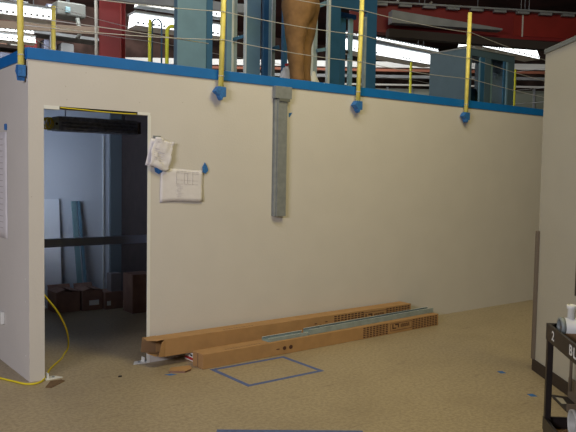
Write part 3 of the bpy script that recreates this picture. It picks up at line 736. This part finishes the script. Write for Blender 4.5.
# ------------------------------------------------------------------ person on the roof
pe = empty('person', (3.035, .515, ZK), 'person in tan work trousers standing on the office roof', 'person')
def skinned(name, verts, edges, radii, m, parent, root=0, sub=2):
    me = bpy.data.meshes.new(name); me.from_pydata(verts, edges, []); o = bpy.data.objects.new(name, me); COL.objects.link(o)
    sm = o.modifiers.new('skin', 'SKIN'); sm.use_smooth_shade = True
    me2 = o.data
    for i, r in enumerate(radii):
        sv = me2.skin_vertices[0].data[i] if me2.skin_vertices else None
        sv.radius = (r, r) if not isinstance(r, tuple) else r; sv.use_root = (i == root)
    ss = o.modifiers.new('sub', 'SUBSURF'); ss.levels = sub; ss.render_levels = sub
    me.materials.append(m); o.parent = parent
    return o
def try_skin(name, verts, edges, radii, m, parent, root=0, sub=2):
    me = bpy.data.meshes.new(name); me.from_pydata(verts, edges, []); o = bpy.data.objects.new(name, me); COL.objects.link(o)
    o.modifiers.new('skin', 'SKIN').use_smooth_shade = True
    if not me.skin_vertices:
        with bpy.context.temp_override(object=o, active_object=o): 
            try: bpy.ops.mesh.customdata_skin_add()
            except Exception as e: print('skin add', e)
    for i, r in enumerate(radii):
        sv = me.skin_vertices[0].data[i]; sv.radius = (r, r) if not isinstance(r, tuple) else r; sv.use_root = (i == root)
    ss = o.modifiers.new('sub', 'SUBSURF'); ss.levels = sub; ss.render_levels = sub
    dg = bpy.context.evaluated_depsgraph_get(); dg.update()
    m2 = bpy.data.meshes.new_from_object(o.evaluated_get(dg)); o.modifiers.clear(); o.data = m2
    m2.materials.clear(); m2.materials.append(m)
    for p in m2.polygons: p.use_smooth = True
    o.parent = parent; return o
# body frame: x right, y depth, figure turned a little to the right
rotp = Matrix.Rotation(.50+PI, 4, 'Z')
def B(x, y, z): return tuple(rotp @ Vector((x, y, z)))
bv = [B(0, 0, .98), B(0, .01, 1.15), B(0, .0, 1.35), B(0, 0, 1.47), B(0, -.01, 1.56), B(0, -.02, 1.66), B(0, -.015, 1.76),       # 0-6 spine, neck, head
      B(.11, 0, .88), B(.11, -.02, .50), B(.09, .03, .10), B(.095, -.12, .05),                                              # 7-10 right leg
      B(-.11, 0, .88), B(-.11, -.02, .50), B(-.09, .03, .10), B(-.095, -.12, .05),                                         # 11-14 left leg
      B(.17, 0, 1.44), B(.25, -.06, 1.19), B(.20, -.26, 1.32), B(.19, -.32, 1.36),                                       # 15-18 right arm
      B(-.17, 0, 1.44), B(-.25, -.06, 1.19), B(-.20, -.26, 1.32), B(-.19, -.32, 1.36)]                                     # 19-22 left arm
be = [(0, 1), (1, 2), (2, 3), (3, 4), (4, 5), (5, 6), (0, 7), (7, 8), (8, 9), (9, 10), (0, 11), (11, 12), (12, 13), (13, 14), (3, 15), (15, 16), (16, 17), (17, 18), (3, 19), (19, 20), (20, 21), (21, 22)]
br = [.11, .11, .12, .065, .046, .072, .072, .085, .055, .038, .032, .085, .055, .038, .032, .055, .042, .03, .036, .055, .042, .03, .036]
for s, base in ((1, 18), (-1, 22)):
    for k in range(5):
        ox = (-.030+.015*k)*1.0; ln = (.055, .075, .082, .076, .060)[k]
        if k == 0: a = (s*.16, -.33, 1.36); m1 = (s*.135, -.35, 1.37); m2_ = (s*.125, -.375, 1.385)
        else: a = (s*.19+ox, -.345, 1.375); m1 = (s*.19+ox*1.2, -.345-ln*.5, 1.395); m2_ = (s*.19+ox*1.1, -.345-ln*.9, 1.385)
        i = len(bv); bv += [B(*a), B(*m1), B(*m2_)]; be += [(base, i), (i, i+1), (i+1, i+2)]; br += [.010, .009, .007]
body = try_skin('body', bv, be, br, m_skin, pe)
tv = [B(0, .0, 1.13), B(0, .0, .93), B(.12, .01, .80), B(.118, .0, .66), B(.11, -.01, .49), B(.095, 0, .28), B(.09, .02, .06),
      B(-.12, -.01, .80), B(-.118, -.01, .66), B(-.11, -.02, .49), B(-.095, 0, .28), B(-.09, .02, .06)]
tr_ = try_skin('trousers', tv, [(0, 1), (1, 2), (2, 3), (3, 4), (4, 5), (5, 6), (1, 7), (7, 8), (8, 9), (9, 10), (10, 11)],
         [.19, .20, .16, .137, .105, .090, .082, .16, .137, .105, .090, .082], m_trous, pe, 0, 3)
for v in tr_.data.vertices:                                 # soft folds in the cloth
    n = noise.noise(Vector((v.co.x*14, v.co.y*14, v.co.z*7)))
    v.co += v.normal*(.010*n)
pk = MB().box((-.175, -.098, .735), (-.130, -.088, .775), mat('navy_patch', (.03, .045, .12), .8), .003).build('pocket_patch', pe)
pk.parent = pe; pk.matrix_parent_inverse = Matrix()
jv = [B(0, 0, 1.06), B(0, .005, 1.2), B(0, 0, 1.38), B(0, 0, 1.475), B(.17, 0, 1.43), B(.25, -.06, 1.19), B(.21, -.22, 1.30), B(-.17, 0, 1.43), B(-.25, -.06, 1.19), B(-.21, -.22, 1.30)]
try_skin('shirt', jv, [(0, 1), (1, 2), (2, 3), (3, 4), (4, 5), (5, 6), (3, 7), (7, 8), (8, 9)], [.165, .15, .165, .10, .075, .058, .045, .075, .058, .045], m_jacket, pe)
hm = bmesh.new(); bmesh.ops.create_uvsphere(hm, u_segments=20, v_segments=12, radius=1)
for v in hm.verts:
    v.co = Vector(B(v.co.x*.088, v.co.y*.10+.015, 1.755+v.co.z*.085))
bmesh.ops.delete(hm, geom=[v for v in hm.verts if v.co.z < 1.72], context='VERTS')
me = bpy.data.meshes.new('hair'); hm.to_mesh(me); hm.free(); me.materials.append(m_hair); ho = bpy.data.objects.new('hair', me); COL.objects.link(ho); ho.parent = pe
for s in (1, -1):
    bv2 = [B(s*.09, .055, .047), B(s*.092, -.02, .052), B(s*.098, -.10, .042), B(s*.104, -.16, .034)]
    try_skin('boot', bv2, [(0, 1), (1, 2), (2, 3)], [.044, .048, .040, .030], m_boot, pe)

# ------------------------------------------------------------------ warehouse behind
def fixture(p, q, h, label, wd=.35, bottom=True, m=m_lamp):
    p = Vector(p); q = Vector(q); d_ = q-p; L = d_.length; ang = math.atan2(d_.y, d_.x); Mx = frame_at(p, ang)
    o = empty('fluorescent_light', (p+q)/2, label, 'light fixture', 'fluorescent lights hanging in the warehouse')
    MB().box((0, 0, h*.95), (L, wd, h*1.12), m_gsteel, .004, Mx).build('housing', o)
    MB().prism([(0, 0), (wd, 0), (wd*.8, h*.94), (wd*.2, h*.94)], .01, L-.01, m, 'x', Mx).build('glowing_reflector', o)
    mb = MB(); n = int(L/.085)
    for k in range(n): mb.box((.03+k*.085, -.006, .02), (.065+k*.085, -.001, .055), m_gsteel, 0, Mx)
    mb.box((0, -.012, -.008), (L, wd+.01, -.001), m_refl, 0, Mx)
    mb.build('louvre', o)
    for t in (.15, .85): MB().tube([Mx @ Vector((L*t, wd/2, h*1.12)), Mx @ Vector((L*t, wd/2, 7.2-p.z))], .006, m_gsteel, 6).build('hanger', o)
    return o
fixture((.2, 5.50, 3.94), (2.02, 5.28, 3.93), .17, 'large bright light fixture at the top left corner')
fixture((.4, 7.5, 3.90), (2.35, 7.2, 3.90), .11, 'short bright light strip lower left, behind the corner post', .3)
fixture((.5, 8.0, 4.14), (2.45, 7.62, 4.14), .05, 'thin light strip just above the lower left one', .18)
fixture((3.02, 4.60, 3.90), (4.6, 4.45, 3.90), .20, 'large bright light fixture left of the blue panel')
fixture((3.05, 4.55, 4.20), (4.6, 4.40, 4.20), .10, 'thin light strip above the fixture left of the blue panel', .2)
fixture((6.9, 4.18, 3.95), (9.6, 4.28, 3.95), .22, 'long bright light fixture between door frame and cabinet')
fixture((6.9, 4.14, 4.23), (9.6, 4.24, 4.23), .05, 'thin light strip above the long fixture', .15)
fixture((8.75, 2.70, 4.06), (11.0, 2.80, 4.06), .20, 'bright light fixture above the cabinet, at the right')
fixture((9.45, 2.2, 4.10), (9.8, 2.2, 4.10), .05, 'tiny light strip above the right fixture', .1)

rc = empty('red_column', (2.85, 5.2, 0), 'thick red steel column behind the roof at the left', 'column')
dcol = Vector((.317, -.234, 0)).normalized()
Mcol = Matrix((dcol, Vector((-dcol.y, dcol.x, 0)), Vector((0, 0, 1)))).transposed().to_4x4(); Mcol.translation = Vector((2.69, 5.2, 0))
MB().box((0, 0, 0), (.345, .02, 7.19), m_redst, .002, Mcol).build('flange', rc); MB().box((0, .30, 0), (.345, .32, 7.19), m_redst, .002, Mcol).build('flange', rc)
MB().box((.16, .021, 0), (.185, .299, 7.19), m_redst, 0, Mcol).build('web', rc)
MB().box((.318, -.012, 0), (.345, -.001, 7.19), m_redbr, .002, Mcol).build('edge_strip', rc)
tag(MB().tube([(2.62, 5.10, 0), (2.60, 5.13, 7.19)], .022, m_psteel, 10).build('conduit_pipe'), 'pale grey pipe running up the left side of the red column', 'pipe')
gs = MB().bar((1.9, 4.55, 4.20), (4.1, 2.85, 3.98), .10, .12, m_gsteel)
tag(gs.build('steel_beam'), 'grey steel beam crossing above the red column', 'beam')
hm_ = empty('hoist', (2.9, 6.5, 4.45), 'dark grey lifting machinery hanging left of the red column', 'hoist')
MB().box((2.45, 6.4, 4.28), (2.95, 6.8, 4.52), m_trim, .03).build('motor_housing', hm_)
MB().tube([(2.40, 6.5, 4.36), (2.30, 6.5, 4.36)], .09, m_dfix, 14).build('drum', hm_)
MB().tube([(2.80, 6.42, 4.27), (2.85, 6.42, 4.02), (2.80, 6.42, 3.92)], .035, m_trim, 10).build('hook', hm_)
MB().box((2.58, 6.36, 4.33), (2.66, 6.395, 4.42), m_bsteel_l, .005).build('control_box', hm_)
MB().tube([(2.7, 6.6, 4.52), (2.7, 6.6, 7.18)], .03, m_gsteel, 10).build('hanger', hm_)
tag(MB().bar((1.4, 6.9, 4.06), (3.1, 5.9, 4.00), .05, .12, mat('olive_brown_beam', (.16, .12, .09), .8)).build('steel_beam'), 'olive brown beam running behind the second yellow post', 'beam')
# red girder at the right
g = Vector((9.276-6.596, 1.613-3.029, 0)).normalized(); p0 = Vector((6.2, 3.24, 0))
Mg = Matrix((g, Vector((-g.y, g.x, 0)), Vector((0, 0, 1)))).transposed().to_4x4(); Mg.translation = p0
rg = empty('red_girder', (8, 2.4, 4.0), 'deep red steel girder under the warehouse roof at the right', 'girder')
MB().box((0, 0, 4.07), (6, .02, 4.50), m_redst, 0, Mg).build('web', rg)
MB().box((0, -.12, 4.501), (6, .12, 4.53), m_gsteel, 0, Mg).build('flange', rg)
MB().box((2.9, -.012, 4.10), (4.4, -.001, 4.46), m_redbr, 0, Mg).build('web_patch', rg)  # brighter red stretch of the girder web
for k in range(9): MB().box((.4+.42*k, -.10, 4.46), (.62+.42*k, -.03, 4.50), m_gsteel, 0, Mg).build('purlin_end', rg)
MB().box((0, -.12, 4.02), (6, .12, 4.069), m_redst, 0, Mg).build('flange', rg)
MB().box((3.05, -.02, 4.07), (3.075, -.013, 4.50), m_psteel, 0, Mg).build('stiffener', rg)
tag(MB().bar((6.6, 2.75, 3.98), (10.5, .75, 3.86), .16, .13, mat('brown_black_beam', (.03, .022, .02), .8)).build('steel_beam'), 'dark brown beam running under the red girder', 'beam')
tag(MB().prism([(.6, 4.32), (2.5, 4.12), (2.5, 4.09), (.6, 4.12)], -.42, -.22, m_gsteel, 'y', Mg).build('tapered_duct'), 'tapered grey duct below the red girder', 'duct')
# roof truss members
for k, (a, b2, lab) in enumerate((((7.99, 3.78, 5.0), (7.55, 4.05, 4.38), 'steep grey truss bar nearest the blue door frame'), ((8.43, 3.43, 4.9), (7.92, 3.78, 4.26), 'steep grey truss bar farther from the blue door frame'),
                 ((7.3, 4.2, 4.74), (8.65, 3.28, 4.43), 'grey truss bar sloping down towards the cabinet'), ((7.4, 4.1, 4.62), (8.5, 3.4, 4.45), 'lower grey truss bar crossing the steep bars'),
                 ((1.0, 6.1, 4.16), (1.75, 5.9, 4.42), 'grey truss bar in the upper left corner, rising to the right'), ((.7, 6.3, 4.45), (1.75, 5.7, 4.22), 'grey truss bar in the upper left corner, falling to the right'))):
    mb = MB().tube([a, b2], .022, m_psteel if k < 2 else m_gsteel, 8)
    tag(mb.build('truss_bar'), lab, 'truss bar', 'roof truss bars')
tag(MB().tube(smooth_path([(7.3, 4.0, 4.75), (7.8, 3.7, 4.58), (8.3, 3.4, 4.50), (8.8, 3.1, 4.50)]), .02, m_gsteel, 8).build('curved_pipe'), 'curved grey pipe among the truss bars', 'pipe')
tag(MB().bar((9.2, 6.2, 4.95), (14.5, 3.8, 4.95), .1, .07, m_orange).build('steel_beam'), 'rusty orange beam far behind the truss bars', 'beam')
# far mezzanine bands
e = Vector((.79, -.61, 0)).normalized()
def band(p, L, z0, z1, m, name, label, cat, th=.15):
    Mx = Matrix((e, Vector((-e.y, e.x, 0)), Vector((0, 0, 1)))).transposed().to_4x4(); Mx.translation = Vector(p)
    return tag(MB().box((0, 0, z0), (L, th, z1), m, 0, Mx).build(name), label, cat)
band((2.0, 13.5, 0), 18, 4.30, 4.44, m_refl, 'mezzanine_beam', 'pale horizontal beam far behind the roof', 'beam')
band((2.0, 13.45, 0), 18, 4.20, 4.26, m_orange, 'mezzanine_beam', 'thin rusty beam below the pale far beam', 'beam')
band((2.0, 13.5, 0), 18, 4.05, 4.12, m_gsteel, 'mezzanine_beam', 'grey horizontal beam far behind the yellow posts', 'beam')
band((2.0, 13.45, 0), 18, 3.86, 3.90, m_psteel, 'mezzanine_pipe', 'thin pale pipe along the far mezzanine', 'pipe', .05)
mw = empty('glazed_partition', (9, 8, 3.2), 'grey glazed partition far behind the yellow rear posts', 'partition')
Me = Matrix((e, Vector((-e.y, e.x, 0)), Vector((0, 0, 1)))).transposed().to_4x4(); Me.translation = Vector((2.0, 13.6, 0))
for k in range(30):
    MB().box((.3+k*.6, 0, 3.30), (.86+k*.6, .04, 3.80), m_pane, 0, Me).build('pane', mw)
for k in range(31): MB().box((.24+k*.6, -.02, 3.2), (.29+k*.6, .05, 3.84), m_gsteel, 0, Me).build('mullion', mw)
MB().box((.2, -.02, 0), (18.3, .05, 3.19), m_far, 0, Me).build('sill_panel', mw)
# shelving with stored goods at the left
sh = empty('storage_rack', (2.6, 8.6, 0), 'dark storage rack behind the roof at the left', 'rack')
for x in (1.6, 3.0, 4.4): MB().box((x, 8.4, 0), (x+.06, 8.46, 4.5), m_gsteel).build('upright', sh)
for z in (3.62, 3.95, 4.30): MB().box((1.6, 8.38, z), (4.46, 8.9, z+.06), m_gsteel if z != 3.95 else m_far).build('shelf', sh)
random.seed(11)
cols = [m_gsteel, m_dfix, m_redst, m_psteel, m_card_d, m_bsteel_d, m_trim]
kinds = (('grey', m_gsteel), ('navy', m_dfix), ('red', m_redst), ('white', m_psteel), ('brown', m_card_d), ('blue', m_bsteel_d))
for z, side in ((3.681, 'lower'), (4.011, 'middle')):
    x = 1.70
    for kn, mm in (kinds if z < 4 else kinds[::-1]):
        w_ = random.uniform(.18, .3); h_ = random.uniform(.12, .22)
        o = MB().box((x, 8.48, z), (x+w_, 8.75, z+h_), mm, .01); o.box((x+.01, 8.49, z+h_), (x+w_-.01, 8.74, z+h_+.02), mm, .004)
        tag(o.build('storage_bin'), 'small %s bin on the %s shelf of the storage rack' % (kn, side), 'bin', 'bins on the storage rack')
        x += w_+random.uniform(.06, .14)
